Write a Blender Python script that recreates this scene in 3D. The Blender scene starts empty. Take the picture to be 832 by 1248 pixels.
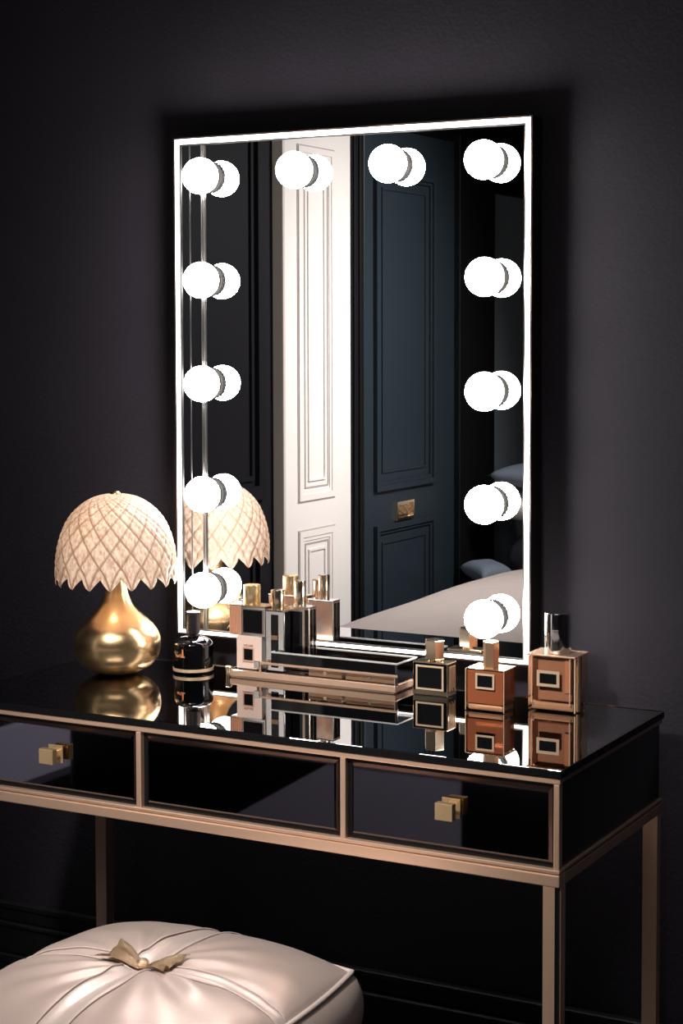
import bpy, bmesh, math, random
from mathutils import Vector, Matrix
random.seed(7)
PI = math.pi
SC = bpy.context.scene
COL = SC.collection

# ------------------------------------------------------------------ helpers
def thing(name, loc, label, cat, group=None, kind=None, rot=None):
    o = bpy.data.objects.new(name, None)
    COL.objects.link(o)
    o.location = loc
    o.empty_display_size = .05
    if rot:
        o.rotation_euler = rot
    o['label'] = label
    o['category'] = cat
    if group:
        o['group'] = group
    if kind:
        o['kind'] = kind
    return o

def root_loc(o):
    while o.parent:
        o = o.parent
    return Vector(o.location)

def obj(name, bm, mat, parent=None, smooth=None, world=False, label=None):
    """link bm as one mesh object; world=True when the vertices are in world space"""
    if world and parent is not None:
        bmesh.ops.translate(bm, verts=bm.verts, vec=-root_loc(parent))
    bmesh.ops.recalc_face_normals(bm, faces=bm.faces)
    me = bpy.data.meshes.new(name)
    bm.to_mesh(me)
    bm.free()
    mats = mat if isinstance(mat, (list, tuple)) else [mat]
    for m in mats:
        me.materials.append(m)
    if smooth is not None:
        me.polygons.foreach_set('use_smooth', [True] * len(me.polygons))
        if smooth < 179:
            me.set_sharp_from_angle(angle=math.radians(smooth))
    o = bpy.data.objects.new(name, me)
    COL.objects.link(o)
    if parent is not None:
        o.parent = parent
    if label:
        o['label'] = label
    return o

def struct(name, bm, mat, parent=None, smooth=None):
    o = obj(name, bm, mat, parent, smooth)
    if parent is None:
        o['kind'] = 'structure'
    return o

def box(bm, x0, x1, y0, y1, z0, z1, bev=0, seg=2):
    vs = [bm.verts.new((x, y, z)) for x in (x0, x1) for y in (y0, y1) for z in (z0, z1)]
    F = [(0, 1, 3, 2), (4, 6, 7, 5), (0, 4, 5, 1), (2, 3, 7, 6), (0, 2, 6, 4), (1, 5, 7, 3)]
    fs = [bm.faces.new([vs[i] for i in f]) for f in F]
    bmesh.ops.recalc_face_normals(bm, faces=fs)
    if bev:
        es = list({e for f in fs for e in f.edges})
        bmesh.ops.bevel(bm, geom=es, offset=bev, offset_type='OFFSET', segments=seg, profile=.5, affect='EDGES', clamp_overlap=True)

def bx(*a, **k):
    bm = bmesh.new()
    box(bm, *a, **k)
    return bm

def prism(bm, pts, z0, z1, bev=0):
    """vertical prism from an xy outline"""
    lo = [bm.verts.new((x, y, z0)) for x, y in pts]
    hi = [bm.verts.new((x, y, z1)) for x, y in pts]
    n = len(pts)
    fs = [bm.faces.new(lo[::-1]), bm.faces.new(hi)]
    for i in range(n):
        fs.append(bm.faces.new([lo[i], lo[(i + 1) % n], hi[(i + 1) % n], hi[i]]))
    bmesh.ops.recalc_face_normals(bm, faces=fs)
    if bev:
        es = list({e for f in fs[:2] for e in f.edges})
        bmesh.ops.bevel(bm, geom=es, offset=bev, offset_type='OFFSET', segments=2, profile=.5, affect='EDGES', clamp_overlap=True)

def lathe(bm, prof, cx=0, cy=0, n=64, axis='z'):
    """surface of revolution; prof = [(r, h)...]"""
    rings = []
    for r, h in prof:
        if r < 1e-6:
            rings.append([bm.verts.new((0, 0, h))])
        else:
            rings.append([bm.verts.new((r * math.cos(2 * PI * i / n), r * math.sin(2 * PI * i / n), h)) for i in range(n)])
    for a, b in zip(rings, rings[1:]):
        if len(a) == 1 and len(b) == 1:
            continue
        for i in range(n):
            j = (i + 1) % n
            if len(a) == 1:
                bm.faces.new([a[0], b[i], b[j]])
            elif len(b) == 1:
                bm.faces.new([a[i], a[j], b[0]])
            else:
                bm.faces.new([a[i], a[j], b[j], b[i]])
    vs = [v for R in rings for v in R]
    if axis == 'y':          # h runs along -y
        for v in vs:
            v.co = Vector((v.co.x, -v.co.z, v.co.y))
    for v in vs:
        v.co += Vector((cx, cy, 0))

def spline(pts, n):
    """Catmull-Rom through 2-D / 3-D points"""
    P = [Vector(p) for p in pts]
    P = [P[0] * 2 - P[1]] + P + [P[-1] * 2 - P[-2]]
    out = []
    for k in range(1, len(P) - 2):
        for i in range(n):
            t = i / n
            a, b, c, d = P[k - 1], P[k], P[k + 1], P[k + 2]
            out.append(.5 * ((2 * b) + (c - a) * t + (2 * a - 5 * b + 4 * c - d) * t * t + (3 * b - a - 3 * c + d) * t ** 3))
    out.append(P[-2].copy())
    return out

def tube(bm, path, r, n=8, closed=False):
    P = [Vector(p) for p in path]
    rings = []
    m = len(P)
    for i, p in enumerate(P):
        a = P[(i - 1) % m] if closed or i > 0 else p
        b = P[(i + 1) % m] if closed or i < m - 1 else p
        t = (b - a).normalized()
        up = Vector((0, 0, 1)) if abs(t.z) < .9 else Vector((1, 0, 0))
        s = t.cross(up).normalized()
        u = s.cross(t)
        rings.append([bm.verts.new(p + r * (math.cos(2 * PI * k / n) * s + math.sin(2 * PI * k / n) * u)) for k in range(n)])
    for i in range(m if closed else m - 1):
        A, B = rings[i], rings[(i + 1) % m]
        for k in range(n):
            bm.faces.new([A[k], A[(k + 1) % n], B[(k + 1) % n], B[k]])
    if not closed:
        bm.faces.new(rings[0][::-1])
        bm.faces.new(rings[-1])

def frame_y(bm, x0, x1, z0, z1, w, y0, y1, bev=0):
    """rectangular picture frame lying in an xz plane (outer size), four mitred bars"""
    o = [(x0, z0), (x1, z0), (x1, z1), (x0, z1)]
    i = [(x0 + w, z0 + w), (x1 - w, z0 + w), (x1 - w, z1 - w), (x0 + w, z1 - w)]
    V = {}
    for nm, pts in (('o', o), ('i', i)):
        for k, (x, z) in enumerate(pts):
            for q, y in ((0, y0), (1, y1)):
                V[nm, k, q] = bm.verts.new((x, y, z))
    fs = []
    for k in range(4):
        j = (k + 1) % 4
        for a, b in ((('o', 0), ('i', 0)), (('i', 1), ('o', 1)), (('o', 1), ('o', 0)), (('i', 0), ('i', 1))):
            fs.append(bm.faces.new([V[a[0], k, a[1]], V[a[0], j, a[1]], V[b[0], j, b[1]], V[b[0], k, b[1]]]))
    bmesh.ops.recalc_face_normals(bm, faces=fs)

def frame_x(bm, y0, y1, z0, z1, w, x0, x1):
    """the same frame lying in a yz plane"""
    n0 = len(bm.verts)
    frame_y(bm, y0, y1, z0, z1, w, x0, x1)
    bm.verts.ensure_lookup_table()
    for v in bm.verts[n0:]:
        v.co = Vector((v.co.y, v.co.x, v.co.z))

# ------------------------------------------------------------------ materials
def mat(name, col=(.5, .5, .5), rough=.5, metal=0, spec=.5, emit=None, es=0, trans=0, ior=1.45, coat=0, sheen=0, bump=None, sss=0):
    m = bpy.data.materials.new(name)
    m.use_nodes = True
    nt = m.node_tree
    b = nt.nodes['Principled BSDF']
    b.inputs['Base Color'].default_value = (*col, 1)
    b.inputs['Roughness'].default_value = rough
    b.inputs['Metallic'].default_value = metal
    b.inputs['Specular IOR Level'].default_value = spec
    b.inputs['IOR'].default_value = ior
    b.inputs['Transmission Weight'].default_value = trans
    b.inputs['Coat Weight'].default_value = coat
    b.inputs['Coat Roughness'].default_value = .03
    if sheen:
        b.inputs['Sheen Weight'].default_value = sheen
    if emit:
        b.inputs['Emission Color'].default_value = (*emit, 1)
        b.inputs['Emission Strength'].default_value = es
    if bump:
        scale, strength, dist, detail = bump
        tc = nt.nodes.new('ShaderNodeTexCoord')
        n = nt.nodes.new('ShaderNodeTexNoise')
        n.inputs['Scale'].default_value = scale
        n.inputs['Detail'].default_value = detail
        bp = nt.nodes.new('ShaderNodeBump')
        bp.inputs['Strength'].default_value = strength
        bp.inputs['Distance'].default_value = dist
        nt.links.new(tc.outputs['Object'], n.inputs['Vector'])
        nt.links.new(n.outputs['Fac'], bp.inputs['Height'])
        nt.links.new(bp.outputs['Normal'], b.inputs['Normal'])
    return m

def mottle(m, scale, c0, c1, detail=4):
    nt = m.node_tree
    b = nt.nodes['Principled BSDF']
    tc = nt.nodes.new('ShaderNodeTexCoord')
    n = nt.nodes.new('ShaderNodeTexNoise')
    n.inputs['Scale'].default_value = scale
    n.inputs['Detail'].default_value = detail
    r = nt.nodes.new('ShaderNodeValToRGB')
    r.color_ramp.elements[0].position = .3
    r.color_ramp.elements[1].position = .7
    r.color_ramp.elements[0].color = (*c0, 1)
    r.color_ramp.elements[1].color = (*c1, 1)
    nt.links.new(tc.outputs['Object'], n.inputs['Vector'])
    nt.links.new(n.outputs['Fac'], r.inputs['Fac'])
    nt.links.new(r.outputs['Color'], b.inputs['Base Color'])
    return m

def thin_glass(name, col, ior):
    m = bpy.data.materials.new(name)
    m.use_nodes = True
    nt = m.node_tree
    nt.nodes.remove(nt.nodes['Principled BSDF'])
    t = nt.nodes.new('ShaderNodeBsdfTransparent')
    t.inputs['Color'].default_value = (*col, 1)
    g = nt.nodes.new('ShaderNodeBsdfGlossy')
    g.inputs['Roughness'].default_value = .02
    f = nt.nodes.new('ShaderNodeFresnel')
    f.inputs['IOR'].default_value = ior
    x = nt.nodes.new('ShaderNodeMixShader')
    nt.links.new(f.outputs['Fac'], x.inputs['Fac'])
    nt.links.new(t.outputs['BSDF'], x.inputs[1])
    nt.links.new(g.outputs['BSDF'], x.inputs[2])
    nt.links.new(x.outputs['Shader'], nt.nodes['Material Output'].inputs['Surface'])
    return m

M = {}
M['wall'] = mottle(mat('charcoal_wall_paint', rough=.62, spec=.25, bump=(190, .35, .002, 3)), 3, (.0255, .0225, .0295), (.0315, .028, .0365))
M['ceiling'] = mat('dark_ceiling_paint', (.03, .028, .03), .8)
M['carpet'] = mottle(mat('grey_carpet', rough=.95, spec=.1, bump=(400, .5, .004, 2)), 60, (.16, .15, .175), (.22, .21, .235))
M['panel'] = mat('charcoal_panelling', (.0085, .008, .0105), .45, spec=.2)
M['black_trim'] = mat('black_trim_paint', (.006, .006, .007), .4, spec=.3)
M['teal'] = mat('dark_teal_paint', (.019, .028, .036), .38, spec=.4)
M['blue_wall'] = mat('slate_blue_paint', (.20, .235, .26), .6, spec=.2)
M['cream'] = mat('cream_door_paint', (.78, .73, .69), .45, spec=.3)
M['cream_line'] = mat('cream_groove_shade', (.42, .37, .34), .6, spec=.2)  # darker cream, the groove shadow is put into the colour
M['mirror'] = mat('mirror_glass', (.93, .93, .94), 0.0, 1)
M['led'] = mat('led_strip', (1, 1, 1), .5, emit=(1, .95, .91), es=4.0)
M['bronze'] = mat('dark_bronze', (.055, .042, .036), .4, .6)
M['edge'] = mat('champagne_edging', (.75, .60, .50), .25, 1)
M['rim'] = mat('polished_silver_rim', (.85, .83, .81), .3, .55)
M['silver'] = mat('satin_silver', (.33, .32, .31), .3, 1)
M['chrome'] = mat('chrome', (.80, .79, .79), .12, 1)
M['collar'] = mat('grey_bulb_collar', (.010, .0095, .009), .5, 0, spec=.1, bump=(900, .6, .001, 1))
M['bulb'] = mat('frosted_bulb', (1, 1, 1), .4, emit=(1, .955, .925), es=74)
M['top'] = mat('black_mirror_glass', (.40, .395, .40), .012, 1)
M['top_edge'] = mat('black_glass_edge', (.006, .006, .007), .3, 0, spec=.12)
M['lacquer'] = mat('black_lacquer', (.006, .006, .007), .2, 0, spec=.4)
M['drawer_glass'] = mat('smoked_drawer_glass', (.28, .27, .31), .03, 1)
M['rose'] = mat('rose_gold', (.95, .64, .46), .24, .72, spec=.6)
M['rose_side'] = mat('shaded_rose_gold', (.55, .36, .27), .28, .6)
M['gold'] = mat('brushed_gold', (.86, .62, .34), .2, .75)
M['pale_gold'] = mat('pale_gold', (.93, .75, .55), .18, 1)
M['lamp_gold'] = mat('satin_gold_lamp', (.77, .53, .28), .27, 1)
M['black_glass'] = mat('black_glass', (.003, .003, .004), .05, 0, spec=.35)
M['black_plastic'] = mat('matt_black_cap', (.012, .011, .014), .35)
M['label_black'] = mat('black_label', (.004, .004, .005), .4, spec=.12)
M['label_gold'] = mat('gold_label_border', (.95, .70, .48), .35, .55)
M['amber_block'] = mat('copper_perfume', (.56, .23, .13), .06, trans=.35, ior=1.2)
M['amber_light'] = mat('pink_copper_perfume', (1.0, .58, .42), .04, trans=.55, ior=1.18)
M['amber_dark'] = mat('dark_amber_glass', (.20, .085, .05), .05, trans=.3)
M['peach_glass'] = thin_glass('peach_glass', (1, .86, .76), 1.35)
M['peach_base'] = mat('bright_peach_glass_base', (.95, .66, .48), .06, trans=.4, coat=1)
M['peach_rib'] = mat('peach_ribbed_glass', (.92, .48, .30), .12, trans=.25, coat=1)
M['pink_card'] = mat('pale_pink_card', (.92, .68, .58), .55)
M['white_card'] = mat('white_card', (.93, .86, .83), .5)
M['clear'] = thin_glass('clear_tray_glass', (.93, .93, .94), 1.3)
M['smoke'] = mat('smoked_tray_glass', (.006, .006, .007), .03, spec=.25)
M['tan'] = mat('bronze_gold_case', (.52, .33, .21), .28, .85)
M['orange'] = mat('orange_mark', (.85, .32, .14), .4, .3)
M['satin'] = mat('champagne_satin', (.60, .47, .42), .40, .40, spec=.6, sheen=.1, bump=(14, .07, .02, 1))
M['satin_band'] = mat('champagne_satin_ribbon', (.70, .57, .52), .38, .40, spec=.6, sheen=.15)
M['piping'] = mat('satin_piping', (.55, .45, .41), .35, sheen=.3)
M['brooch'] = mat('pave_gold', (.90, .68, .46), .22, 1, bump=(900, .9, .002, 1))
M['duvet'] = mat('cream_duvet', (.56, .48, .44), .75, spec=.2, bump=(6, .3, .04, 3))
M['navy'] = mat('navy_cushion', (.028, .03, .042), .8, spec=.2, bump=(200, .3, .003, 2))
M['grey_blue'] = mat('grey_blue_cushion', (.22, .26, .32), .8, spec=.2, bump=(90, .3, .004, 3))
M['reflected_grey'] = mat('lilac_grey_for_reflections', (.34, .32, .38), .6, spec=.2)  # pale grey put in for the drawer fronts to reflect as lit surfaces
M['skirting'] = mat('black_skirting', (.013, .012, .0135), .45, spec=.3)

def shade_material():
    m = bpy.data.materials.new('sugared_cream_glass')
    m.use_nodes = True
    nt = m.node_tree
    b = nt.nodes['Principled BSDF']
    out = nt.nodes['Material Output']
    at = nt.nodes.new('ShaderNodeAttribute')
    at.attribute_name = 'rib'
    tc = nt.nodes.new('ShaderNodeTexCoord')
    n = nt.nodes.new('ShaderNodeTexNoise')
    n.inputs['Scale'].default_value = 260
    n.inputs['Detail'].default_value = 3
    mapn = nt.nodes.new('ShaderNodeMapping')
    mapn.inputs['Scale'].default_value = (1, 1, .45)
    r1 = nt.nodes.new('ShaderNodeValToRGB')
    r1.color_ramp.elements[0].position = .35
    r1.color_ramp.elements[0].color = (.62, .42, .31, 1)
    r1.color_ramp.elements[1].position = .6
    r1.color_ramp.elements[1].color = (.88, .73, .60, 1)
    mx = nt.nodes.new('ShaderNodeMixRGB')
    mx.inputs['Color2'].default_value = (.30, .175, .10, 1)
    nt.links.new(tc.outputs['Object'], mapn.inputs['Vector'])
    nt.links.new(mapn.outputs['Vector'], n.inputs['Vector'])
    nt.links.new(n.outputs['Fac'], r1.inputs['Fac'])
    nt.links.new(r1.outputs['Color'], mx.inputs['Color1'])
    nt.links.new(at.outputs['Fac'], mx.inputs['Fac'])
    nt.links.new(mx.outputs['Color'], b.inputs['Base Color'])
    b.inputs['Roughness'].default_value = .38
    bp = nt.nodes.new('ShaderNodeBump')
    bp.inputs['Strength'].default_value = .6
    bp.inputs['Distance'].default_value = .002
    nt.links.new(n.outputs['Fac'], bp.inputs['Height'])
    nt.links.new(bp.outputs['Normal'], b.inputs['Normal'])
    tr = nt.nodes.new('ShaderNodeBsdfTranslucent')
    nt.links.new(mx.outputs['Color'], tr.inputs['Color'])
    ms = nt.nodes.new('ShaderNodeMixShader')
    ms.inputs['Fac'].default_value = .35
    nt.links.new(b.outputs['BSDF'], ms.inputs[1])
    nt.links.new(tr.outputs['BSDF'], ms.inputs[2])
    nt.links.new(ms.outputs['Shader'], out.inputs['Surface'])
    return m
M['shade'] = shade_material()

# ------------------------------------------------------------------ room shell
WX = -1.15          # left wall
RX, BY, CZ = 2.35, -4.3, 2.55
WY = .05            # wall behind the desk
struct('floor', bx(WX - .1, RX + .1, BY - .1, WY + .1, -.1, 0), M['carpet'])
struct('ceiling', bx(WX - .1, RX + .1, BY - .1, WY + .1, CZ, CZ + .1), M['ceiling'])
struct('wall_back', bx(WX - .1, RX + .1, WY, WY + .1, 0, CZ), M['wall'])
struct('wall_left', bx(WX - .1, WX, BY, WY, 0, CZ), M['panel'])
struct('wall_right', bx(RX, RX + .1, BY, WY, 0, CZ), M['wall'])
struct('wall_front', bx(WX - .1, RX + .1, BY - .1, BY, 0, CZ), M['wall'])

# tall moulded skirting under the desk
bm = bmesh.new()
for z0, z1, d in ((0, .20, .016), (.20, .215, .021), (.215, .262, .012), (.262, .27, .018), (.27, .292, .009), (.292, .303, .014)):
    box(bm, WX, RX, WY - d, WY, z0, z1, .002, 1)
struct('baseboard_back', bm, M['skirting'])

# left wall, seen in the mirror: charcoal panelling, cream door, black pilasters, teal door, slate wall
bm = bmesh.new()
for y0, y1, z0, z1 in ((-1.545, -.70, .855, 2.2), (-1.545, -.70, .50, .785)):
    frame_x(bm, y0, y1, z0, z1, .035, WX, WX + .012)
    frame_x(bm, y0 + .05, y1 - .05, z0 + .05, z1 - .05, .012, WX, WX + .007)
struct('trim_1', bm, M['panel'])

def panel_door(name, y0, y1, z1, panels, m, line, th, label, groove=None):
    mh = .005 if groove else .013
    d = thing(name, (WX, (y0 + y1) / 2, 0), label, 'door', kind='structure')
    obj('door_leaf', bx(WX, WX + th, y0, y1, 0, z1, .002), m, d, world=True)
    for (a, b, c, e) in panels:
        bm = bmesh.new()
        frame_x(bm, a, b, c, e, .016, WX + th, WX + th + mh)
        frame_x(bm, a + .016, b - .016, c + .016, e - .016, .010, WX + th, WX + th + mh * .5)
        frame_x(bm, a + .05, b - .05, c + .05, e - .05, .006, WX + th, WX + th + .004)
        obj('panel_moulding', bm, m, d, world=True)
        if groove:
            bm = bmesh.new()
            frame_x(bm, a - .004, b + .004, c - .004, e + .004, .004, WX + th, WX + th + .002)
            frame_x(bm, a + .032, b - .032, c + .032, e - .032, .004, WX + th, WX + th + .002)
            obj('panel_shadow_line', bm, groove, d, world=True)
    return d
CY0, CY1 = -1.966, -1.608
panel_door('door_1', CY0, CY1, 2.25, [(-1.868, -1.676, .837, 1.765), (-1.868, -1.676, .40, .756)], M['cream'], None, .03,
           'cream panelled door reflected in the middle of the vanity mirror', M['cream_line'])
struct('trim_2', bx(WX, WX + .033, CY1, CY1 + .012, .34, 2.3, .003), mat('cream_casing', (.60, .52, .46), .4))
bm = bmesh.new()
for k in range(5):
    box(bm, WX, WX + .03 + .006 * (k % 2), CY0 - .016 * (k + 1), CY0 - .016 * k, 0, 2.3, .003, 1)
struct('trim_3', bm, M['black_trim'])
TY1, TY0 = CY0 - .08, -2.640
d2 = panel_door('door_2', TY0, TY1, 2.12, [(-2.485, -2.100, .829, 1.740), (-2.485, -2.100, .40, .731)], M['teal'], None, .03,
                'dark teal panelled door with a gilt plate reflected in the mirror')
hz, hy = .763, -2.283
bm = bmesh.new()
frame_x(bm, hy - .055, hy + .055, hz - .027, hz + .027, .007, WX + .03, WX + .042)
for k in range(9):
    box(bm, WX + .03, WX + .04, hy - .045 + k * .0105, hy - .040 + k * .0105, hz - .012 + .009 * (k % 3), hz - .004 + .009 * (k % 3))
box(bm, WX + .03, WX + .033, hy - .05, hy + .05, hz - .024, hz + .024)
obj('door_plate', bm, M['pale_gold'], d2, world=True, label='ornate gilt door plate')
bm = bmesh.new()
for k, (z, d) in enumerate(((1.86, .035), (1.885, .05), (1.91, .07), (1.94, .09))):
    box(bm, WX, WX + d, TY0 - .02, TY1 + .02, z, z + .028, .004, 1)
struct('trim_4', bm, M['black_trim'])
struct('trim_5', bx(WX, WX + .05, -2.905, TY0, 0, 2.3, .003), M['black_trim'])
struct('trim_6', bx(WX, WX + .012, -4.2, -2.905, .1, 1.727), M['blue_wall'])
bm = bmesh.new()
box(bm, WX, WX + .03, -4.2, -2.905, 1.727, 1.74, .003, 1)
box(bm, WX, WX + .012, -4.2, -2.905, 1.74, 2.5)
struct('trim_7', bm, M['black_trim'])
struct('trim_8', bx(WX, WX + .056, -4.2, -.2, .097, .345, .002), M['black_trim'])
struct('trim_9', bx(WX, WX + .020, -1.66, -.2, .345, .47, .002), M['reflected_grey'])  # grey strip added so the left drawer reflects a lit wall
struct('baseboard_left', bx(WX, WX + .060, -4.2, -.2, 0, .097, .002), M['reflected_grey'])

# ------------------------------------------------------------------ vanity mirror with bulbs
MX0, MX1, MZ0, MZ1, MY = -.3685, .2355, .8020, 1.5825, .0105
GY = .0130
mir = thing('vanity_mirror', (0, WY, .80), 'tall rectangular lit vanity mirror ringed by twelve round white bulbs on the dark wall', 'mirror')
bm = bmesh.new()
box(bm, MX0 + .0006, MX1 - .0006, .0175, WY, MZ0 + .0006, MZ1 - .0006)
obj('housing', bm, M['bronze'], mir, world=True, label='dark bronze mirror housing')
bm = bmesh.new()
frame_y(bm, MX0, MX1, MZ0, MZ1, .0024, MY - .0006, .044)
obj('edging', bm, M['bronze'], mir, world=True, label='thin bronze outer edging')
bm = bmesh.new()
xa, xb, za, zb, w1, w2 = MX0 + .0024, MX1 - .0024, MZ0 + .0024, MZ1 - .0024, .0076, .0050
box(bm, xa, xa + w1, MY, .0180, za, zb)
box(bm, xb - w1, xb, MY, .0180, za, zb)
box(bm, xa + w1, xb - w1, MY, .0180, zb - w1, zb)
box(bm, xa + w1, xb - w1, MY, .0180, za, za + w2)
bmesh.ops.remove_doubles(bm, verts=bm.verts, dist=1e-5)
obj('light_strip', bm, M['led'], mir, world=True, label='glowing white light strip around the glass')
bm = bmesh.new()
frame_y(bm, xa + w1, xb - w1, za + w2, zb - w1, .0024, MY + .0004, .0180)
obj('inner_lip', bm, M['silver'], mir, world=True, label='thin silver inner lip')
bm = bmesh.new()
box(bm, MX0 + .0125, MX1 - .0125, GY, .0178, MZ0 + .0080, MZ1 - .0125)
obj('glass', bm, M['mirror'], mir, world=True)
for x, w, y, m in ((-.3155, .0062, .0035, 'silver'), (-.3405, .0012, .0012, 'silver')):
    bm = bmesh.new()
    if w > .003:
        box(bm, x - w / 2, x - w * .12, GY - y, GY, MZ0 + .0095, MZ1 - .0135, .0006, 1)
        box(bm, x - w * .12, x + w * .12, GY - y * .4, GY, MZ0 + .0095, MZ1 - .0135)
        box(bm, x + w * .12, x + w / 2, GY - y, GY, MZ0 + .0095, MZ1 - .0135, .0006, 1)
    else:
        box(bm, x - w / 2, x + w / 2, GY - y, GY, MZ0 + .0095, MZ1 - .0135)
    obj('chrome_strip', bm, M[m], mir, world=True, label='slim vertical chrome strip on the glass' if w > .003 else 'hairline chrome strip near the left edge')
RB, OFF = .0277, .0304
zs_r = (1.521, 1.3565, 1.1945, 1.0335, .8695)
zs_l = (1.519, 1.3595, 1.2000, 1.0285, .8790)
spots = [(-.301, zs_l[0]), (-.1345, 1.5205), (.0220, 1.5225), (.1735, zs_r[0])]
spots += [(.1752, z) for z in zs_r[1:]] + [(-.301, z) for z in zs_l[1:]]
first = None
for (x, z) in spots:
    if first is None:
        bm = bmesh.new()
        bmesh.ops.create_uvsphere(bm, u_segments=48, v_segments=32, radius=RB)
        b = obj('bulb', bm, M['bulb'], mir, smooth=180)
        bm = bmesh.new()
        lathe(bm, [(0, -OFF), (.0240, -OFF), (.0242, -OFF + .0035), (.0230, -OFF + .0050), (.0205, -OFF + .0060), (.0195, -OFF + .0105), (.0180, -OFF + .0125), (.016, -OFF + .0135), (0, -OFF + .0135)], n=48, axis='y')
        for v in bm.verts:
            a_ = math.atan2(v.co.z, v.co.x)
            if Vector((v.co.x, v.co.z)).length > .019:
                f_ = 1 + .02 * (1 if int(round(a_ / (2 * PI) * 48)) % 2 else -1)
                v.co.x *= f_
                v.co.z *= f_
        c = obj('collar', bm, M['collar'], b, smooth=35, label='ribbed grey bulb collar')
        first = b
    else:
        b = first.copy()
        COL.objects.link(b)
        for ch in first.children:
            cc = ch.copy()
            COL.objects.link(cc)
            cc.parent = b
        b.parent = mir
    b.location = Vector((x, GY - OFF, z)) - Vector(mir.location)

# ------------------------------------------------------------------ vanity desk
TX0, TX1, TYF, ZT = -.511, .4378, -.3823, .76
desk = thing('vanity_desk', ((TX0 + TX1) / 2, TYF / 2, 0), 'black mirrored vanity desk with rose gold trim, three drawers and slim square legs', 'desk')
bm = bmesh.new()
box(bm, TX0, TX1, TYF, 0, ZT - .0100, ZT, .0012, 2)
o = obj('tabletop', bm, [M['top'], M['top_edge']], desk, world=True, label='black mirror glass tabletop')
for p in o.data.polygons:
    p.material_index = 0 if p.normal.z > .9 else 1
bm = bmesh.new()
box(bm, TX0 + .006, TX1 - .006, TYF + .010, -.004, .6205, ZT - .0100)
obj('case', bm, M['lacquer'], desk, world=True, label='black lacquered drawer case')
bm = bmesh.new()
box(bm, TX0 + .002, TX1 - .002, TYF + .002, TYF + .012, .7425, .7500, .0012)
obj('front_trim', bm, M['rose'], desk, world=True, label='rose gold strip under the tabletop')
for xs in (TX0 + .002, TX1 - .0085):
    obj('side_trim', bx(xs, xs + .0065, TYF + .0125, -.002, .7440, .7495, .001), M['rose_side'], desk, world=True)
# lower rail: groove between a thin upper bead and a broad lower band
bm = bmesh.new()
box(bm, TX0 + .002, TX1 - .002, TYF + .001, TYF + .016, .6345, .6395, .0012)
box(bm, TX0 + .004, TX1 - .004, TYF + .004, TYF + .016, .6330, .6350)
box(bm, TX0 + .002, TX1 - .002, TYF + .000, TYF + .018, .6190, .6335, .0015)
obj('front_rail', bm, M['rose'], desk, world=True, label='rose gold front rail')
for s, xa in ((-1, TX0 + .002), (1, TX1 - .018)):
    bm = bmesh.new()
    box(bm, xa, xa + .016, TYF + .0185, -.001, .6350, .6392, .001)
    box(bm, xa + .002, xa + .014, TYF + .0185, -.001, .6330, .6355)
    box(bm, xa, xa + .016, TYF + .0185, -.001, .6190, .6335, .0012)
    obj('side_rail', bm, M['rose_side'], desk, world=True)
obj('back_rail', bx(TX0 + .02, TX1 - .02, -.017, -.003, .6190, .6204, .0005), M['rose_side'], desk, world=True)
for xa, xb in ((-.1745, -.1665), (.1388, .1466)):
    obj('divider', bx(xa, xb, TYF + .002, TYF + .012, .6395, .7425, .001), M['rose'], desk, world=True)
for xa in (TX0 + .003, TX1 - .0105):
    obj('corner_strip', bx(xa, xa + .0075, TYF + .002, TYF + .0125, .6395, .7425, .001), M['rose'], desk, world=True)
bm = bmesh.new()
box(bm, TX0 + .004, TX1 - .004, -.0035, -.0005, ZT, ZT + .0012)
obj('back_edge_strip', bm, M['chrome'], desk, world=True, label='thin bright strip along the back edge')
LW, LN = .0205, .0055
for x, y, sx, sy in ((TX1 - .002, TYF, -1, 1), (TX1 - .002, -.001, -1, -1), (TX0 + .002, TYF, 1, 1), (TX0 + .002, -.001, 1, -1)):
    q = lambda pts: [(x + sx * a, y + sy * b) for a, b in pts]
    bm = bmesh.new()
    prism(bm, q([(0, LN), (LN, LN), (LN, 0), (LW, 0), (LW, LW), (0, LW)]), 0, .6188)
    lg = obj('leg', bm, M['rose'], desk, world=True)
    bm = bmesh.new()
    prism(bm, q([(.0014, .0014), (LN, .0014), (LN, LN), (.0014, LN)]), 0, .6188)  # shade of the notch put in as a black strip
    obj('leg_notch_shade', bm, M['lacquer'], lg, world=True, label='black strip for the shade in the corner notch of the leg')
def drawer(xa, xb, knob=None):
    z0, z1 = .6455, .7370
    bm = bmesh.new()
    # front panel with a bevelled margin
    f = .0042
    pts = [(xa, TYF + .0095, z0), (xb, TYF + .0095, z0), (xb, TYF + .0095, z1), (xa, TYF + .0095, z1)]
    inn = [(xa + f, TYF + .0055, z0 + f), (xb - f, TYF + .0055, z0 + f), (xb - f, TYF + .0055, z1 - f), (xa + f, TYF + .0055, z1 - f)]
    A = [bm.verts.new(p) for p in pts]
    B = [bm.verts.new(p) for p in inn]
    C = [bm.verts.new((p[0], TYF + .012, p[2])) for p in pts]
    bm.faces.new(B)
    bm.faces.new(C[::-1])
    for k in range(4):
        j = (k + 1) % 4
        bm.faces.new([A[k], A[j], B[j], B[k]])
        bm.faces.new([C[k], C[j], A[j], A[k]])
    d = obj('drawer', bm, [M['drawer_glass'], M['lacquer']], desk, world=True)
    if knob:
        kx, kz = knob
        bm = bmesh.new()
        yf = TYF + .0055
        box(bm, kx - .0125, kx + .0125, yf - .0015, yf, kz - .0125, kz + .0125, .0006, 1)
        box(bm, kx - .0055, kx + .0055, yf - .014, yf - .001, kz - .006, kz + .006, .0006, 1)
        box(bm, kx - .0118, kx + .0118, yf - .0235, yf - .013, kz - .0105, kz + .0105, .0008, 2)
        obj('knob', bm, M['gold'], d, world=True, label='square gold knob')
    return d
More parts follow.
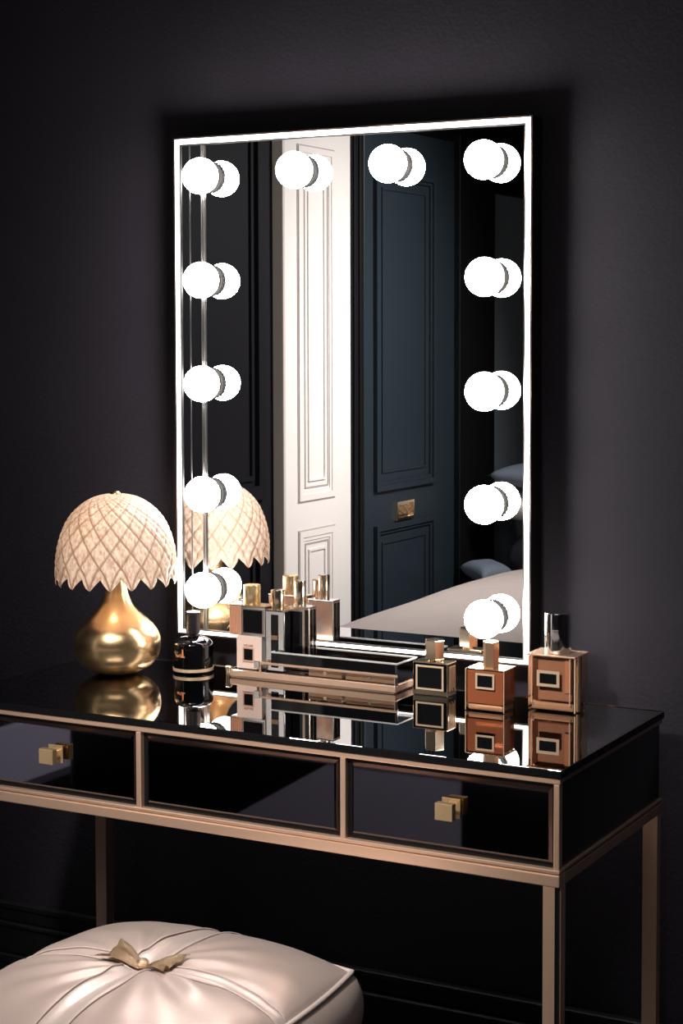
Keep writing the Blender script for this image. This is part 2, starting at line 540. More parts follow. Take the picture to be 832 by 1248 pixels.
drawer(-.498, -.1800, (-.3115, .6965))
drawer(-.1600, .1330)
drawer(.1525, .4235, (.2925, .6965))

# ------------------------------------------------------------------ table lamp
LX, LY = -.388, -.125
lamp = thing('table_lamp', (LX, LY, ZT), 'gold gourd-shaped table lamp with scalloped cream lattice glass shade', 'lamp')
prof = spline([(.0, .0008), (.022, .0006), (.034, .0035), (.052, .013), (.0625, .026), (.0665, .042), (.0655, .056), (.059, .070), (.047, .083),
               (.0335, .095), (.0245, .106), (.0195, .118), (.0165, .130), (.0150, .145), (.0145, .160), (.0, .162)], 6)
bm = bmesh.new()
lathe(bm, [(max(0, p.x), p.y) for p in prof], n=96)
for v in bm.verts:
    v.co.z = max(v.co.z, 0)
obj('base', bm, M['lamp_gold'], lamp, smooth=60, label='satin gold gourd-shaped base')
bm = bmesh.new()
lathe(bm, [(0, .158), (.006, .158), (.006, .268), (0, .268)], n=20)
obj('stem', bm, M['lamp_gold'], lamp, smooth=40)
sp = spline([(0.0060, .2745), (0.0178, .2735), (0.0365, .267), (0.0559, .252), (0.0705, .2335), (0.0798, .2125), (0.0863, .188), (0.0895, .163), (0.0895, .147), (0.0883, .137)], 10)
sp = [Vector((p.x, .2745 - (.2745 - p.y) * .905)) for p in sp]
NL, NSEG = 18, 324
s_acc, g = 0, [0]
for a, b in zip(sp, sp[1:]):
    s = (b - a).length
    g.append(g[-1] + s / max(.5 * (a.x + b.x), .018))
gm = g[-1]
bm = bmesh.new()
rib_l = bm.verts.layers.float.new('rib')
rings = []
for k, p in enumerate(sp):
    ring = []
    gg = (g[k] - gm) * NL / (2 * PI) * .72
    for i in range(NSEG):
        ph = 2 * PI * i / NSEG
        u = ph * NL / (2 * PI)
        a1 = abs(((u * .5 + gg * .5) * 2 + .5) % 1 - .5)
        a2 = abs(((u * .5 - gg * .5) * 2 + .5) % 1 - .5)
        q = min(a1, a2)
        rib = max(0, 1 - q / .085)
        puff = math.sin(PI * min(1, a1 * 2)) * .5 + .5 * math.sin(PI * min(1, a2 * 2))
        fade = min(1, p.x / .05)
        t = k / (len(sp) - 1)
        disp = fade * (-.0004 * rib ** .6 + .0016 * (1 - abs(1 - 2 * a1)) * 0 + .0034 * puff * (.35 + .65 * k / (len(sp) - 1)))
        tip = abs(math.cos(PI * u))
        dz = -.0165 * max(0, (t - .84) / .16) ** 1.2 * (1 - (1 - tip) ** .8 * 1.0) + .004 * max(0, (t - .9) / .1)
        flare = .002 * max(0, (t - .85) / .15) * math.cos(2 * PI * u)
        r = p.x + disp + flare
        v = bm.verts.new((r * math.cos(ph), r * math.sin(ph), p.y + dz + disp * .4))
        v[rib_l] = min(1, rib * 1.3) * (.35 + .65 * fade)
        ring.append(v)
    rings.append(ring)
for a, b in zip(rings, rings[1:]):
    for i in range(NSEG):
        j = (i + 1) % NSEG
        bm.faces.new([a[i], a[j], b[j], b[i]])
shade = obj('lamp_shade', bm, M['shade'], lamp, smooth=180, label='cream lattice glass dome shade with scalloped rim')
bm = bmesh.new()
lathe(bm, [(0, .272), (.0085, .272), (.0085, .2755), (.0065, .2785), (.0035, .2795), (.0, .280)], n=24)
obj('finial', bm, M['lamp_gold'], lamp, smooth=50)
bm = bmesh.new()
bmesh.ops.create_uvsphere(bm, u_segments=24, v_segments=16, radius=.016)
bmesh.ops.translate(bm, verts=bm.verts, vec=(0.0, -.03, .215))
obj('bulb', bm, mat('warm_lamp_bulb', (1, .9, .8), .5, emit=(1, .80, .62), es=14), lamp, smooth=180)

# ------------------------------------------------------------------ black round bottle in front of the lowest left bulb
bx_, by_ = -.2900, -.063
t = thing('perfume_bottle', (bx_, by_, ZT), 'round glossy black bottle with a black cap, standing between lamp and tray', 'bottle', 'perfume bottles')
R_ = .0305
bm = bmesh.new()
lathe(bm, [(0, 0), (R_ - .002, 0), (R_, .002), (R_, .0035)] + [(R_ + .0003 * math.sin(PI * k / 8), .0085 + .034 * k / 8) for k in range(9)] +
      [(R_ - .0008, .0455), (R_ - .0035, .049), (R_ - .010, .0525), (R_ - .018, .0545), (.0095, .0555), (0, .0555)], n=80)
obj('glass_body', bm, M['black_glass'], t, smooth=30)
bm = bmesh.new()
lathe(bm, [(R_ - .0005, .0035), (R_ + .0006, .0037), (R_ + .0006, .0083), (R_ - .0005, .0085)], n=80)
obj('base_band', bm, M['label_gold'], t, smooth=30, label='pale rose band round the bottom')
bm = bmesh.new()
lathe(bm, [(0, .0555), (.0075, .0555), (.0075, .0590), (.0102, .0592), (.0108, .060), (.0108, .0918), (.0100, .0928), (0, .0930)], n=40)
obj('cap', bm, M['black_plastic'], t, smooth=30)
bm = bmesh.new()
ang0 = math.radians(-90)
def on_cyl(a, z):
    return Vector(((R_ + .0007) * math.cos(a), (R_ + .0007) * math.sin(a), z))
def patch(bm, a0, a1, z0, z1, top=0):
    vs = [on_cyl(a0, z0), on_cyl(a1, z0), on_cyl(a1 - top, z1), on_cyl(a0 + top, z1)]
    bm.faces.new([bm.verts.new(v) for v in vs])
patch(bm, ang0 - .02, ang0 + .10, .0285, .0390, .03)  # small orange patches on the curved side
patch(bm, ang0 - .10, ang0 + .16, .0265, .0285)
patch(bm, ang0 - .34, ang0 - .16, .0265, .0300)
patch(bm, ang0 - .14, ang0 - .06, .0290, .0312)
obj('side_mark', bm, M['orange'], t, label='small orange mark')

# ------------------------------------------------------------------ square bottles
def square_bottle(x0, x1, y0, y1, z0, z1, label, body, cap, plate=None, base=None, shell=None, rot=0, glass_rim=False, extra=None, bev=.002):
    cx, cy = (x0 + x1) / 2, (y0 + y1) / 2
    hx, hy, h = (x1 - x0) / 2, (y1 - y0) / 2, z1 - z0
    t = thing('perfume_bottle', (cx, cy, z0), label, 'bottle', 'perfume bottles', rot=(0, 0, rot))
    return t, hx, hy, h

def prism_cap(t, n, r, z0, z1, m, rot=0, sx=1, sy=1, ring=None, bev=.001, label=None, name='cap'):
    bm = bmesh.new()
    pts = [(r * sx * math.cos(rot + 2 * PI * k / n), r * sy * math.sin(rot + 2 * PI * k / n)) for k in range(n)]
    prism(bm, pts, z0, z1, bev)
    c = obj(name, bm, m, t, smooth=30 if n > 12 else None, label=label)
    if ring:
        bm = bmesh.new()
        pts = [(p[0] * 1.035, p[1] * 1.035) for p in pts]
        prism(bm, pts, ring - .0007, ring + .0007)
        obj('ring', bm, M['chrome'], c, smooth=30 if n > 12 else None)
    return c

def framed_label(t, x0, x1, z0, z1, y, w, m_frame, m_fill=None):
    bm = bmesh.new()
    box(bm, x0, x1, y - .0006, y, z0, z1)
    p = obj('label_plate', bm, m_fill or M['label_black'], t, label='black label')
    bm = bmesh.new()
    frame_y(bm, x0 - w, x1 + w, z0 - w, z1 + w, w, y - .0012, y)
    obj('label_border', bm, m_frame, p, label='gold label border')
    return p

# 1: short black-fronted bottle with faceted gold cap (right of the tray)
t, hx, hy, h = square_bottle(.0830, .1385, -.060, -.030, ZT, .8090, 'small black-fronted square bottle with faceted gold cap, right beside the tray', None, None)
bm = bmesh.new()
box(bm, -hx, hx, -hy, hy, 0, h, .0018)
obj('glass_body', bm, M['pale_gold'], t, label='pale gold cased body')
bm = bmesh.new()
box(bm, -hx + .0018, hx - .0018, -hy - .0008, -hy + .001, .0082, h - .0022)
fr = obj('front_panel', bm, M['black_glass'], t, label='black glass front')
framed_label(t, -hx + .0085, hx - .0085, .0115, h - .0075, -hy - .0008, .0026, M['label_gold'])
for k in range(5):
    yy = -hy + .0055 + k * .0043
    bm = bmesh.new()
    box(bm, hx - .0005, hx + .0006, yy, yy + .0018, .008 + .003 * (k % 2), h - .006)
    obj('side_rib', bm, M['tan'], t)
bm = bmesh.new()
lathe(bm, [(0, h), (.009, h), (.009, h + .003), (0, h + .003)], n=32)
obj('neck', bm, M['pale_gold'], t, smooth=30)
prism_cap(t, 6, .0150, h + .0025, h + .0305, M['pale_gold'], rot=math.radians(0), bev=.0012, label='six-sided gold cap')

# 2: copper bottle, middle right
t, hx, hy, h = square_bottle(.1950, .2520, -.1225, -.0800, ZT, .8180, 'copper brown square bottle with slim bronze cap, middle of the right-hand three', None, None)
bm = bmesh.new()
box(bm, -hx, hx, -hy, hy, 0, h, .0012)
obj('glass_body', bm, M['peach_glass'], t)
bm = bmesh.new()
box(bm, -hx + .0018, hx - .0018, -hy + .0018, hy - .0018, .0105, h - .0018, .001)
obj('perfume', bm, M['amber_block'], t, label='copper brown perfume inside')
bm = bmesh.new()
box(bm, -hx + .0022, hx - .0022, -hy + .0022, hy - .0022, .0012, .0098, .003)
obj('base_glass', bm, M['peach_base'], t, label='bright thick glass bottom')
bm = bmesh.new()
box(bm, -hx - .0002, hx + .0002, -hy - .0002, hy + .0002, h - .0001, h + .0010, .0004, 1)
obj('shoulder', bm, M['pale_gold'], t, label='pale gold top face')
for sx in (-1, 1):
    bm = bmesh.new()
    box(bm, sx * hx - .0006, sx * hx + .0004, -hy - .0004, -hy + .0006, .001, h)
    obj('edge_line', bm, M['label_gold'], t)
framed_label(t, -.0105, .0120, .0345, .0505, -hy - .0003, .0028, M['label_gold'])
prism_cap(t, 6, .0112, h + .001, h + .0365, M['tan'], rot=math.radians(12), bev=.0008, label='slim six-sided bronze cap')

# 3: big pink copper bottle, far right
t, hx, hy, h = square_bottle(.2700, .3395, -.0830, -.0330, ZT, .8385, 'large clear pink copper bottle with tall chrome cap, rightmost on the desk', None, None)
bm = bmesh.new()
box(bm, -hx, hx, -hy, hy, 0, h, .003)
obj('glass_body', bm, M['peach_glass'], t)
def taper(bm, hx, hy, z0, z1, k):
    box(bm, -hx, hx, -hy, hy, z0, z1, .002)
    for v in bm.verts:
        f = (v.co.z - z0) / (z1 - z0)
        s = 1 - k * math.sin(PI * (1 - f) * .5) * .0 - k * (1 - f)
        v.co.x *= s
bm = bmesh.new()
taper(bm, hx - .0058, hy - .006, .0150, h - .0035, .05)
obj('perfume', bm, M['amber_light'], t, label='pink copper perfume inside')
bm = bmesh.new()
box(bm, -hx + .004, hx - .004, -hy + .004, hy - .004, .002, .0125, .003)
obj('base_glass', bm, M['peach_base'], t, label='bright thick glass bottom')
bm = bmesh.new()
box(bm, -hx - .0016, hx + .0004, -hy - .0016, hy + .0004, h - .0022, h + .0006, .0008, 1)
obj('shoulder', bm, M['rose'], t, label='copper pink top face')
for q in ((hx - .0030, hx + .0006, -hy + .012, -hy + .018, .002, h - .002), (hx - .0015, hx + .0005, -hy - .0004, -hy + .0014, .002, h - .002),
          (-hx + .0052, -hx + .0068, -hy - .0006, -hy + .0006, .012, h - .003), (hx - .0085, hx - .0070, -hy - .0006, -hy + .0006, .012, h - .003)):
    obj('edge_line', bx(*q), M['label_gold'], t)
obj('inner_tone_strip', bx(-hx + .0062, -hx + .0130, -hy + .0040, -hy + .0058, .015, h - .004), M['amber_dark'], t, label='dark strip for the shaded zone inside the glass')  # light and shade in the glass put into two coloured strips
obj('inner_tone_strip', bx(hx - .0165, hx - .0070, -hy + .0040, -hy + .0058, .028, h - .004), M['peach_rib'], t, label='bright peach strip for the lit zone inside the glass')
framed_label(t, -.0165, .0085, .0395, .0535, -hy - .0006, .0040, M['label_gold'])
c3 = prism_cap(t, 40, .0185, h + .0006, h + .0560, M['chrome'], ring=h + .0335, bev=.0012, label='tall round chrome cap with a ring')

# ------------------------------------------------------------------ vanity tray
tray = thing('vanity_tray', (-.08, -.04, ZT), 'long low rose gold vanity tray with smoked glass gallery rail', 'tray')
bm = bmesh.new()
box(bm, -.224, .0610, -.0715, -.0060, ZT + .0015, ZT + .0115, .0015)
box(bm, -.221, .0580, -.0690, -.0085, ZT, ZT + .002)
obj('base_plate', bm, M['rose'], tray, world=True)
bm = bmesh.new()
box(bm, -.2195, .0565, -.0670, -.0105, ZT + .0112, ZT + .0122)
obj('mirror_floor', bm, M['smoke'], tray, world=True, label='dark glass tray floor')
bm = bmesh.new()
for dx in (0, .0032):
    lathe(bm, [(0, ZT + .0), (.0022, ZT + .0), (.0026, ZT + .010), (.0040, ZT + .012), (.0040, ZT + .0150), (.0026, ZT + .0162), (0, ZT + .0165)], -.2235 + dx, -.0700, n=20)
obj('scroll_foot', bm, M['pale_gold'], tray, smooth=40, world=True)
bm = bmesh.new()
box(bm, -.1700, .0640, -.0715, -.0690, ZT + .0235, ZT + .0275, .0008)
obj('front_bar', bm, M['rose'], tray, world=True, label='rose gold front bar')
bm = bmesh.new()
box(bm, -.1760, -.1660, -.0725, -.0690, ZT + .0170, ZT + .0280, .0006, 1)
obj('clasp', bm, M['chrome'], tray, world=True, label='small square grey clasp')
for x in (-.1660, .0605):
    obj('bar_post', bx(x - .0015, x + .0015, -.0712, -.0690, ZT + .0115, ZT + .0240), M['rose'], tray, world=True)
bm = bmesh.new()
box(bm, -.1455, .0625, -.0703, -.0692, ZT + .0277, ZT + .0425)
obj('front_pane', bm, M['smoke'], tray, world=True, label='smoked glass front pane')
bm = bmesh.new()
box(bm, -.1455, .0625, -.0085, -.0074, ZT + .0115, ZT + .0425)
obj('back_pane', bm, M['clear'], tray, world=True, label='clear glass back pane')
bm = bmesh.new()
zr = ZT + .0431
for x0, x1, y0, y1 in ((-.1465, .0645, -.0712, -.0688), (-.1465, .0645, -.0089, -.0069), (-.1465, -.1450, -.0690, -.0085), (.0625, .0645, -.0690, -.0085)):
    box(bm, x0, x1, y0, y1, zr - .0008, zr + .0014)
obj('gallery_rim', bm, M['rim'], tray, world=True, label='thin chrome gallery rim')
for x, y in ((.0630, -.0700), (.0630, -.0080), (-.1457, -.0080)):
    obj('corner_post', bx(x - .0030, x + .0010, y - .0012, y + .0030, ZT + .0115, zr, .0005, 1), M['chrome'], tray, world=True)

# two slim gold cases lying in the tray behind the front bar
for x0, x1, lab in ((-.0860, -.0300, 'shorter bronze gold cosmetic case lying in the tray, left of the other'),
                    (-.0240, .0560, 'longer bronze gold cosmetic case lying at the right end of the tray')):
    t = thing('cosmetic_case', ((x0 + x1) / 2, -.058, ZT + .0122), lab, 'cosmetic case', 'cosmetic cases in the tray')
    hw = (x1 - x0) / 2
    obj('case_body', bx(-hw, hw, -.0065, .0065, 0, .0062, .0008), M['tan'], t)
    obj('lid', bx(-hw, hw, -.0065, .0065, .0064, .0105, .0008), M['tan'], t)
    obj('catch', bx(-.0025, .0025, -.0072, -.0064, .0040, .0085), M['pale_gold'], t)

# pink carton on the tray's left end
kx0, kx1, ky0, ky1, kz = -.2130, -.1690, -.0610, -.0270, ZT + .0125
t = thing('perfume_carton', ((kx0 + kx1) / 2, (ky0 + ky1) / 2, kz), 'small pale pink carton with black window standing on the tray under the peach bottle', 'box')
hw, hd, kh = (kx1 - kx0) / 2, (ky1 - ky0) / 2, .0495
o = obj('carton_body', bx(-hw, hw, -hd, hd, 0, kh, .0008), [M['pink_card'], M['white_card']], t)
for p in o.data.polygons:
    p.material_index = 0 if p.normal.y < -.5 else 1
bm = bmesh.new()
box(bm, -.0085, .0065, -hd - .0006, -hd, .0135, .0300)
w_ = obj('black_window', bm, M['label_black'], t, label='black window')
bm = bmesh.new()
frame_y(bm, -.0108, .0088, .0105, .0325, .0020, -hd - .0009, -hd)
obj('window_border', bm, mat('peach_foil', (.85, .50, .36), .35, .5), w_)
cu = bpy.data.curves.new('lettering', 'FONT')
cu.body = 'VOLAIR'
cu.size = .0050
cu.align_x = 'CENTER'
cu.extrude = .0001
cu.materials.append(mat('brown_lettering', (.16, .05, .03), .5))
tmp = bpy.data.objects.new('lettering', cu)
COL.objects.link(tmp)
bpy.context.view_layer.update()
me = bpy.data.meshes.new_from_object(tmp.evaluated_get(bpy.context.evaluated_depsgraph_get()))
bpy.data.objects.remove(tmp)
me.transform(Matrix.Translation((-.0010, -hd - .0003, .0338)) @ Matrix.Rotation(PI / 2, 4, 'X'))
tx = bpy.data.objects.new('lettering', me)
COL.objects.link(tx)
tx.parent = t

# 4: peach bottle on the carton
z0 = kz + kh
t, hx, hy, h = square_bottle(-.2270, -.1630, -.0590, -.0310, z0 + .0002, z0 + .0455, 'peach ribbed bottle with gold cap, standing on top of the pink carton', None, None)
bm = bmesh.new()
box(bm, -hx, hx, -hy, hy, 0, h, .0015)
obj('glass_body', bm, M['peach_rib'], t)
for k in range(5):
    bm = bmesh.new()
    xx = -hx + .0020 + k * .0038
    tube(bm, [(xx, -hy - .0002, .003), (xx, -hy - .0002, h - .003)], .0013, 8)
    obj('rib', bm, M['peach_rib'], t, smooth=60)
bm = bmesh.new()
box(bm, -hx + .0215, hx + .0004, -hy - .0016, -hy + .002, .0005, h - .0005, .0006, 1)
obj('front_panel', bm, M['chrome'], t, label='silver label surround')
framed_label(t, -hx + .0262, hx - .0042, .0055, h - .0050, -hy - .0016, .0014, M['edge'], M['label_black'])
bm = bmesh.new()
box(bm, -hx - .0004, hx + .0004, -hy - .0016, hy + .0004, h, h + .0014, .0005, 1)
obj('shoulder', bm, M['pale_gold'], t, label='gold top face')
cp = prism_cap(t, 40, .0128, h + .0014, h + .0310, M['gold'], bev=.001, label='round gold cap')

# 5: slim silver bottle, middle of the tray group
t, hx, hy, h = square_bottle(-.1630, -.1300, -.0600, -.0400, ZT + .0124, .8640, 'slim silver bottle with gold cap on the tray, between peach and black bottles', None, None)
obj('glass_body', bx(-hx, hx, -hy, hy, 0, h, .0015), M['chrome'], t)
obj('front_panel', bx(-.0060, .0060, -hy - .0008, -hy + .001, .006, h - .006), M['black_glass'], t, label='black centre strip')
obj('front_band', bx(-.0058, .0058, -hy - .0014, -hy, .048, .0545), M['tan'], t, label='bronze band across the strip')
obj('shoulder', bx(-hx, hx, -hy, hy, h, h + .0012, .0004, seg=1), M['pale_gold'], t)
prism_cap(t, 36, .0105, h + .0012, h + .0305, M['pale_gold'], bev=.0008, label='round gold cap')

# 6: black and silver bottle, right of the tray group
t, hx, hy, h = square_bottle(-.1455, -.1010, -.0355, -.0115, ZT + .0124, .8675, 'black and silver rectangular bottle with two-piece gold cap at the back of the tray', None, None)
obj('glass_body', bx(-hx, hx, -hy, hy, 0, h, .0015), M['edge'], t)
obj('front_panel', bx(-hx + .0040, hx - .0125, -hy - .0008, -hy + .001, .006, h - .006), M['black_glass'], t, label='black glass front')
obj('front_panel', bx(hx - .0075, hx - .0020, -hy - .0008, -hy + .001, .003, h - .003), M['black_glass'], t, label='narrow black strip')
for y_ in (-hy + .003, -hy + .013):
    obj('side_panel', bx(hx - .001, hx + .0008, y_, y_ + .006, .003, h - .003), M['black_glass'], t)
obj('shoulder', bx(-hx, hx, -hy, hy, h, h + .0012, .0004, seg=1), M['chrome'], t)
prism_cap(t, 36, .0088, h + .0012, h + .0390, M['pale_gold'], ring=h + .0165, bev=.0008, label='two-piece gold cap')

# ------------------------------------------------------------------ satin stool
SX, SY, HX, HY, ZE, ZD = -.026, -.580, .198, .218, .468, .050
stool = thing('upholstered_stool', (SX, SY, 0), 'square champagne satin stool with crossed ribbons and a gold bow brooch', 'stool')
def sq(a, b):
    k = .16
    return (HX * a * math.sqrt(1 - k * b * b), HY * b * math.sqrt(1 - k * a * a))
def hgt(a, b):
    e = (1 - abs(a) ** 3.2) * (1 - abs(b) ** 3.2)
    d = ZD * max(0, e) ** .62
    gr = .008 * math.exp(-(a / .085) ** 2) + .008 * math.exp(-(b / .075) ** 2)
    rr = math.hypot(a, b)
    gr += .002 * math.exp(-(rr / .28) ** 2)
    th = math.atan2(b, a)
    wr = .0016 * math.sin(11 * th + 1.5 * math.sin(3 * th + .5)) * math.exp(-((rr - .42) / .25) ** 2)
    wr += .0013 * math.sin(17 * th + 2 * rr) * math.exp(-((rr - .55) / .3) ** 2)
    wr += .0010 * math.sin(24 * a + 9 * b + 3 * math.sin(4 * b)) * (abs(a) > .12) * max(0, abs(a) - .12)
    return ZE + d - gr * min(1, e * 3) + wr * e
N = 110
bm = bmesh.new()
G = [[None] * (N + 1) for _ in range(N + 1)]
for i in range(N + 1):
    for j in range(N + 1):
        a, b = -1 + 2 * i / N, -1 + 2 * j / N
        x, y = sq(a, b)
        G[i][j] = bm.verts.new((x, y, hgt(a, b)))
for i in range(N):
    for j in range(N):
        bm.faces.new([G[i][j], G[i + 1][j], G[i + 1][j + 1], G[i][j + 1]])
per = [G[i][0] for i in range(N)] + [G[N][j] for j in range(N)] + [G[i][N] for i in range(N, 0, -1)] + [G[0][j] for j in range(N, 0, -1)]
prev = per
pco = [v.co.copy() for v in per]
for k in range(1, 13):
    f = k / 12
    s = .016 * math.sin(PI * f ** .8)
    ring = []
    for c in pco:
        n = Vector((c.x / HX, c.y / HY, 0))
        n = Vector((math.copysign(abs(n.x) ** 5, n.x), math.copysign(abs(n.y) ** 5, n.y), 0)).normalized()
        ring.append(bm.verts.new((c.x + n.x * s, c.y + n.y * s, ZE - .105 * f)))
    m_ = len(per)
    for q in range(m_):
        bm.faces.new([prev[q], prev[(q + 1) % m_], ring[(q + 1) % m_], ring[q]])
    prev = ring
bm.faces.new(prev)
cush = obj('cushion', bm, M['satin'], stool, smooth=180)
bm = bmesh.new()
tube(bm, [c + Vector((0, 0, .001)) for c in pco], .0035, 8, closed=True)
obj('piping', bm, M['piping'], cush, smooth=180)
def ribbon(along_y, w, lift, edge=0):
    bm = bmesh.new()
    rows = []
    K, Wn = 90, 8
    for k in range(K + 1):
        u = -1.0 + 2.0 * k / K
        row = []
        for q in range(Wn + 1):
            v = w * (-1 + 2 * q / Wn)
            a, b = (v, u) if along_y else (u, v)
            x, y = sq(a, b)
            vv = abs(-1 + 2 * q / Wn)
            z = max(hgt(0 if along_y else a, b if along_y else 0), hgt(a, b)) + lift * (1 - vv ** 6) - .0006
            row.append(bm.verts.new((x, y, z)))
        rows.append(row)
    for A, B in zip(rows, rows[1:]):
        for q in range(Wn):
            bm.faces.new([A[q], A[q + 1], B[q + 1], B[q]])
    return bm
rb = obj('ribbon', ribbon(True, .105, .0032), M['satin_band'], stool, smooth=180, label='broad satin ribbon running front to back')
rb2 = obj('ribbon', ribbon(False, .050, .0026), M['satin_band'], stool, smooth=180, label='narrow satin ribbon running side to side')
for pr, al, w in ((rb, True, .105), (rb2, False, .050)):
    for s in (-1, 1):
        pts = []
        for k in range(61):
            u = -1 + 2 * k / 60
            a, b = (s * w, u) if al else (u, s * w)
            x, y = sq(a, b)
            pts.append((x, y, hgt(a, b) + .0018))
        bm = bmesh.new()
        tube(bm, pts, .0010, 6)
        obj('ribbon_edge', bm, M['piping'], pr, smooth=180)
# gold bow brooch: two pointed wings rising from a knot, lying on the crossed ribbons
bz = hgt(0, 0) + .006
bm = bmesh.new()
for s in (-1, 1):
    rows = []
    L_, up_, dn_ = (.056, .036, .034) if s < 0 else (.050, .028, .032)
    for k in range(15):
        f = k / 14
        row = []
        for q in range(9):
            v = -1 + 2 * q / 8
            wd = .005 + ((up_ if v > 0 else dn_) - .005) * f ** .9
            x = s * (.002 + L_ * f * (1 - .16 * (1 - v * v) * f))
            yy = v * wd
            zz = hgt(x / HX, yy / HY) + .0065 + .006 * (1 - abs(v)) * math.sin(PI * (.15 + .75 * f)) + .0012 * math.sin(v * 9)
            row.append(bm.verts.new((x, yy, zz)))
        rows.append(row)
    for A, B in zip(rows, rows[1:]):
        for q in range(8):
            bm.faces.new([A[q], A[q + 1], B[q + 1], B[q]])
ext = bmesh.ops.solidify(bm, geom=list(bm.faces), thickness=.004)
br = obj('brooch', bm, M['brooch'], stool, smooth=50, label='gold bow brooch')
bm = bmesh.new()
bmesh.ops.create_uvsphere(bm, u_segments=16, v_segments=10, radius=.0075, matrix=Matrix.Translation((0, 0, bz + .007)) @ Matrix.Diagonal((1.0, 1.25, .8, 1)))
obj('brooch_knot', bm, M['brooch'], br, smooth=180)
obj('seat_frame', bx(-HX + .02, HX - .02, -HY + .02, HY - .02, .325, .365, .004), M['rose_side'], stool)
for sx in (-1, 1):
    for sy in (-1, 1):
        x, y = sx * (HX - .04), sy * (HY - .04)
        bm = bmesh.new()
        lathe(bm, [(0, 0), (.010, 0), (.016, .326), (0, .326)], x, y, n=20)
        obj('leg', bm, M['rose_side'], stool, smooth=40)

# ------------------------------------------------------------------ bed and cushions, seen in the mirror
BX0, BX1, BY0, BY1 = -.898, 1.05, -2.52, -1.12
bed = thing('bed', ((BX0 + BX1) / 2, (BY0 + BY1) / 2, 0), 'bed with a plump cream duvet reflected at the bottom right of the mirror', 'bed')
obj('bed_base', bx(BX0 + .03, BX1 - .03, BY0 + .02, BY1 - .012, .06, .53, .01), M['lacquer'], bed, world=True)
for x in (BX0 + .12, BX1 - .12):
    for y in (BY0 + .1, BY1 - .16):
        obj('leg', bx(x - .03, x + .03, y - .03, y + .03, 0, .061), M['lacquer'], bed, world=True)
bm = bmesh.new()
bm2 = bmesh.new()
pv = [(-.56, .365), (-.04, .365), (-.04, .53), (-.283, .53)]  # added slanted panel, mirrored as a pale wedge in the drawers
yp = BY1 - .012
lo = [bm2.verts.new((x, yp, z)) for x, z in pv]
hi = [bm2.verts.new((x, yp + .005, z)) for x, z in pv]
bm2.faces.new(lo)
bm2.faces.new(hi)
for k in range(4):
    bm2.faces.new([lo[k], lo[(k + 1) % 4], hi[(k + 1) % 4], hi[k]])
obj('drawer_reflection_panel', bm2, M['reflected_grey'], bed, world=True, label='lilac grey panel added on the bed side for the drawers to reflect')
nx, ny = 60, 90
def duv(a, b):
    e = max(0, (1 - abs(a) ** 9) * (1 - abs(b) ** 8)) ** .42
    return .525 + .078 * e + .003 * math.sin(5 * a + 3 * b) * e + .002 * math.sin(9 * b + 2 * a) * e - .020 * e * b
g = [[bm.verts.new(((BX0 + BX1) / 2 + (BX1 - BX0) / 2 * math.sin(PI / 2 * (-1 + 2 * i / nx)), (BY0 + BY1) / 2 + (BY1 - BY0) / 2 * math.sin(PI / 2 * (-1 + 2 * j / ny)),
      duv(math.sin(PI / 2 * (-1 + 2 * i / nx)), math.sin(PI / 2 * (-1 + 2 * j / ny))))) for j in range(ny + 1)] for i in range(nx + 1)]
for i in range(nx):
    for j in range(ny):
        bm.faces.new([g[i][j], g[i + 1][j], g[i + 1][j + 1], g[i][j + 1]])
bm.faces.new([g[i][0] for i in range(nx + 1)] + [g[nx][j] for j in range(1, ny + 1)] + [g[i][ny] for i in range(nx - 1, -1, -1)] + [g[0][j] for j in range(ny - 1, 0, -1)])
obj('duvet', bm, M['duvet'], bed, smooth=180, world=True)
def cushion(name, loc, rot, hx, hy, hz, m, label, group='cushions on the bed'):
    t = thing(name, loc, label, 'cushion', group, rot=rot)
    bm = bmesh.new()
    n = 24
    for side in (1, -1):
        g = [[bm.verts.new((hx * a * (1 - .06 * (1 - b * b)) , hy * b * (1 - .06 * (1 - a * a)),
              side * hz * max(0, (1 - a ** 4) * (1 - b ** 4)) ** .55)) for b in [-1 + 2 * j / n for j in range(n + 1)]] for a in [-1 + 2 * i / n for i in range(n + 1)]]
        for i in range(n):
            for j in range(n):
                bm.faces.new([g[i][j], g[i + 1][j], g[i + 1][j + 1], g[i][j + 1]])
    bmesh.ops.remove_doubles(bm, verts=bm.verts, dist=.0005)
    obj('cover', bm, m, t, smooth=180)
    return t
bench = thing('bedside_bench', (-.90, -2.86, 0), 'black bench behind the bed carrying cushions, seen in the mirror', 'bench')
obj('bench_seat', bx(-.20, .20, -.30, .30, .40, .48, .012), M['black_trim'], bench)
for sx in (-1, 1):
    for sy in (-1, 1):
        obj('leg', bx(sx * .17 - .018, sx * .17 + .018, sy * .26 - .018, sy * .26 + .018, 0, .401), M['black_trim'], bench)
cushion('cushion', (-1.015, -2.655, .545), (0, .16, .5), .062, .062, .030, M['grey_blue'], 'small grey blue cushion lying lowest at the edge of the bench', 'cushions beside the bed')
cushion('cushion', (-.835, -2.86, .585), (0, 0, .05), .130, .17, .104, M['navy'], 'large charcoal cushion at the bottom of the stack on the bench', 'cushions beside the bed')
cushion('pillow', (-.865, -2.86, .738), (0, 0, -.05), .175, .19, .046, M['white_card'], 'white pillow in the middle of the stack on the bench', 'cushions beside the bed')
cushion('pillow', (-.850, -2.86, .829), (0, .06, .05), .170, .19, .040, M['grey_blue'], 'slate grey pillow on top of the stack on the bench', 'cushions beside the bed')

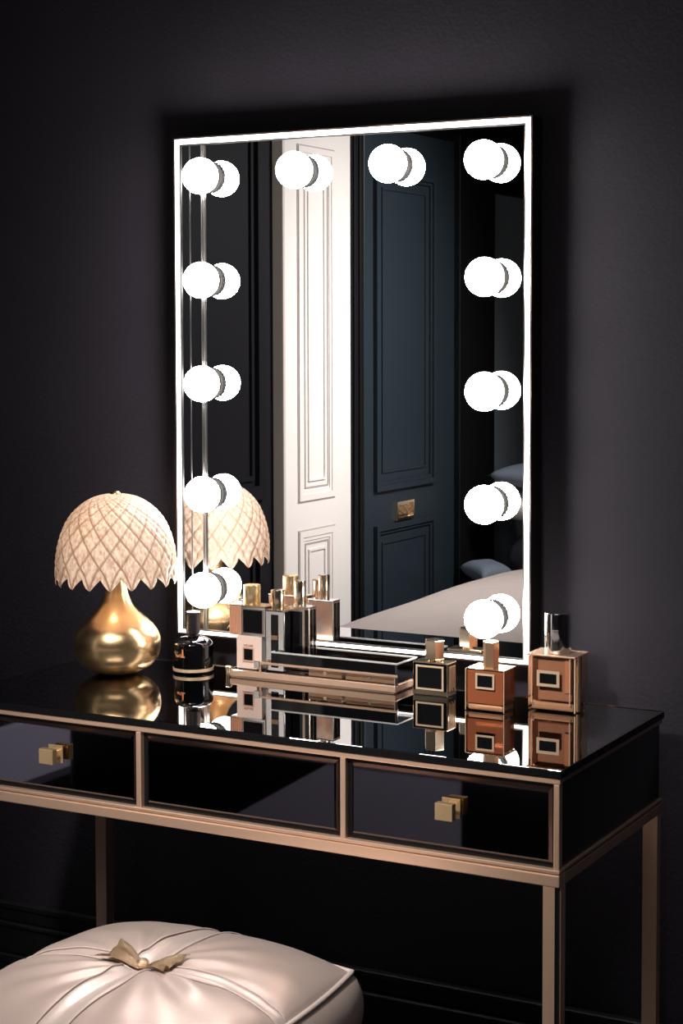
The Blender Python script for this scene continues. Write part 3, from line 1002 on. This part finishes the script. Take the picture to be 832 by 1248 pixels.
# ------------------------------------------------------------------ lights
def area(name, loc, target, size, power, col=(1, 1, 1), spread=180, sy=None):
    l = bpy.data.lights.new(name, 'AREA')
    l.energy = power
    l.color = col
    l.size = size
    if sy:
        l.shape = 'RECTANGLE'
        l.size_y = sy
    l.spread = math.radians(spread)
    o = bpy.data.objects.new(name, l)
    COL.objects.link(o)
    o.location = loc
    o.rotation_euler = (Vector(target) - Vector(loc)).to_track_quat('-Z', 'Y').to_euler()
    return o
area('overhead_fill', (.7, -1.7, 2.5), (.3, -1.2, 0), .9, 9, (1, .95, .92), 120)  # unseen fill added overhead to brighten the stool and room
area('door_fill', (.30, -2.15, 2.05), (-1.15, -1.85, 1.02), .4, 9.8, (1, .97, .95), 75)  # unseen fill added to brighten the cream door
def spot(name, loc, target, power, angle, blend, size, col):
    l = bpy.data.lights.new(name, 'SPOT')
    l.energy = power
    l.color = col
    l.spot_size = math.radians(angle)
    l.spot_blend = blend
    l.shadow_soft_size = size
    o = bpy.data.objects.new(name, l)
    COL.objects.link(o)
    o.location = loc
    o.rotation_euler = (Vector(target) - Vector(loc)).to_track_quat('-Z', 'Y').to_euler()
spot('desk_spot', (.05, -1.95, 2.4), (.0, -.34, .66), 340, 31, 1.0, .12, (1, .94, .88))
w = bpy.data.worlds.new('World')
SC.world = w
w.use_nodes = True
w.node_tree.nodes['Background'].inputs['Color'].default_value = (.5, .5, .6, 1)
w.node_tree.nodes['Background'].inputs['Strength'].default_value = .006

# ------------------------------------------------------------------ camera
F = 2173.83
yaw, pit, rol = math.radians(28.615), math.radians(3.259), math.radians(-.131)
fw = Vector((-math.sin(yaw) * math.cos(pit), math.cos(yaw) * math.cos(pit), -math.sin(pit)))
r = Vector((math.cos(yaw), math.sin(yaw), 0))
u = r.cross(fw)
r2 = r * math.cos(rol) + u * math.sin(rol)
u2 = u * math.cos(rol) - r * math.sin(rol)
cd = bpy.data.cameras.new('camera')
cd.sensor_fit = 'VERTICAL'
cd.sensor_height = 36
cd.lens = F / 1248 * 36
cd.shift_x = 1.75 / 1248
cd.shift_y = -93.64 / 1248
cd.clip_start = .05
cam = bpy.data.objects.new('camera', cd)
COL.objects.link(cam)
R = Matrix((r2, u2, -fw)).transposed().to_4x4()
cam.matrix_world = Matrix.Translation((1.2062, -2.3342, 1.2770)) @ R
SC.camera = cam

SC.view_settings.view_transform = 'Standard'
SC.view_settings.look = 'None'
SC.view_settings.exposure = 0
SC.cycles.max_bounces = 10
SC.cycles.glossy_bounces = 6
SC.cycles.transmission_bounces = 8
SC.cycles.diffuse_bounces = 4
SC.cycles.caustics_reflective = False
SC.cycles.caustics_refractive = False
SC.cycles.sample_clamp_indirect = 4
SC.cycles.use_denoising = True
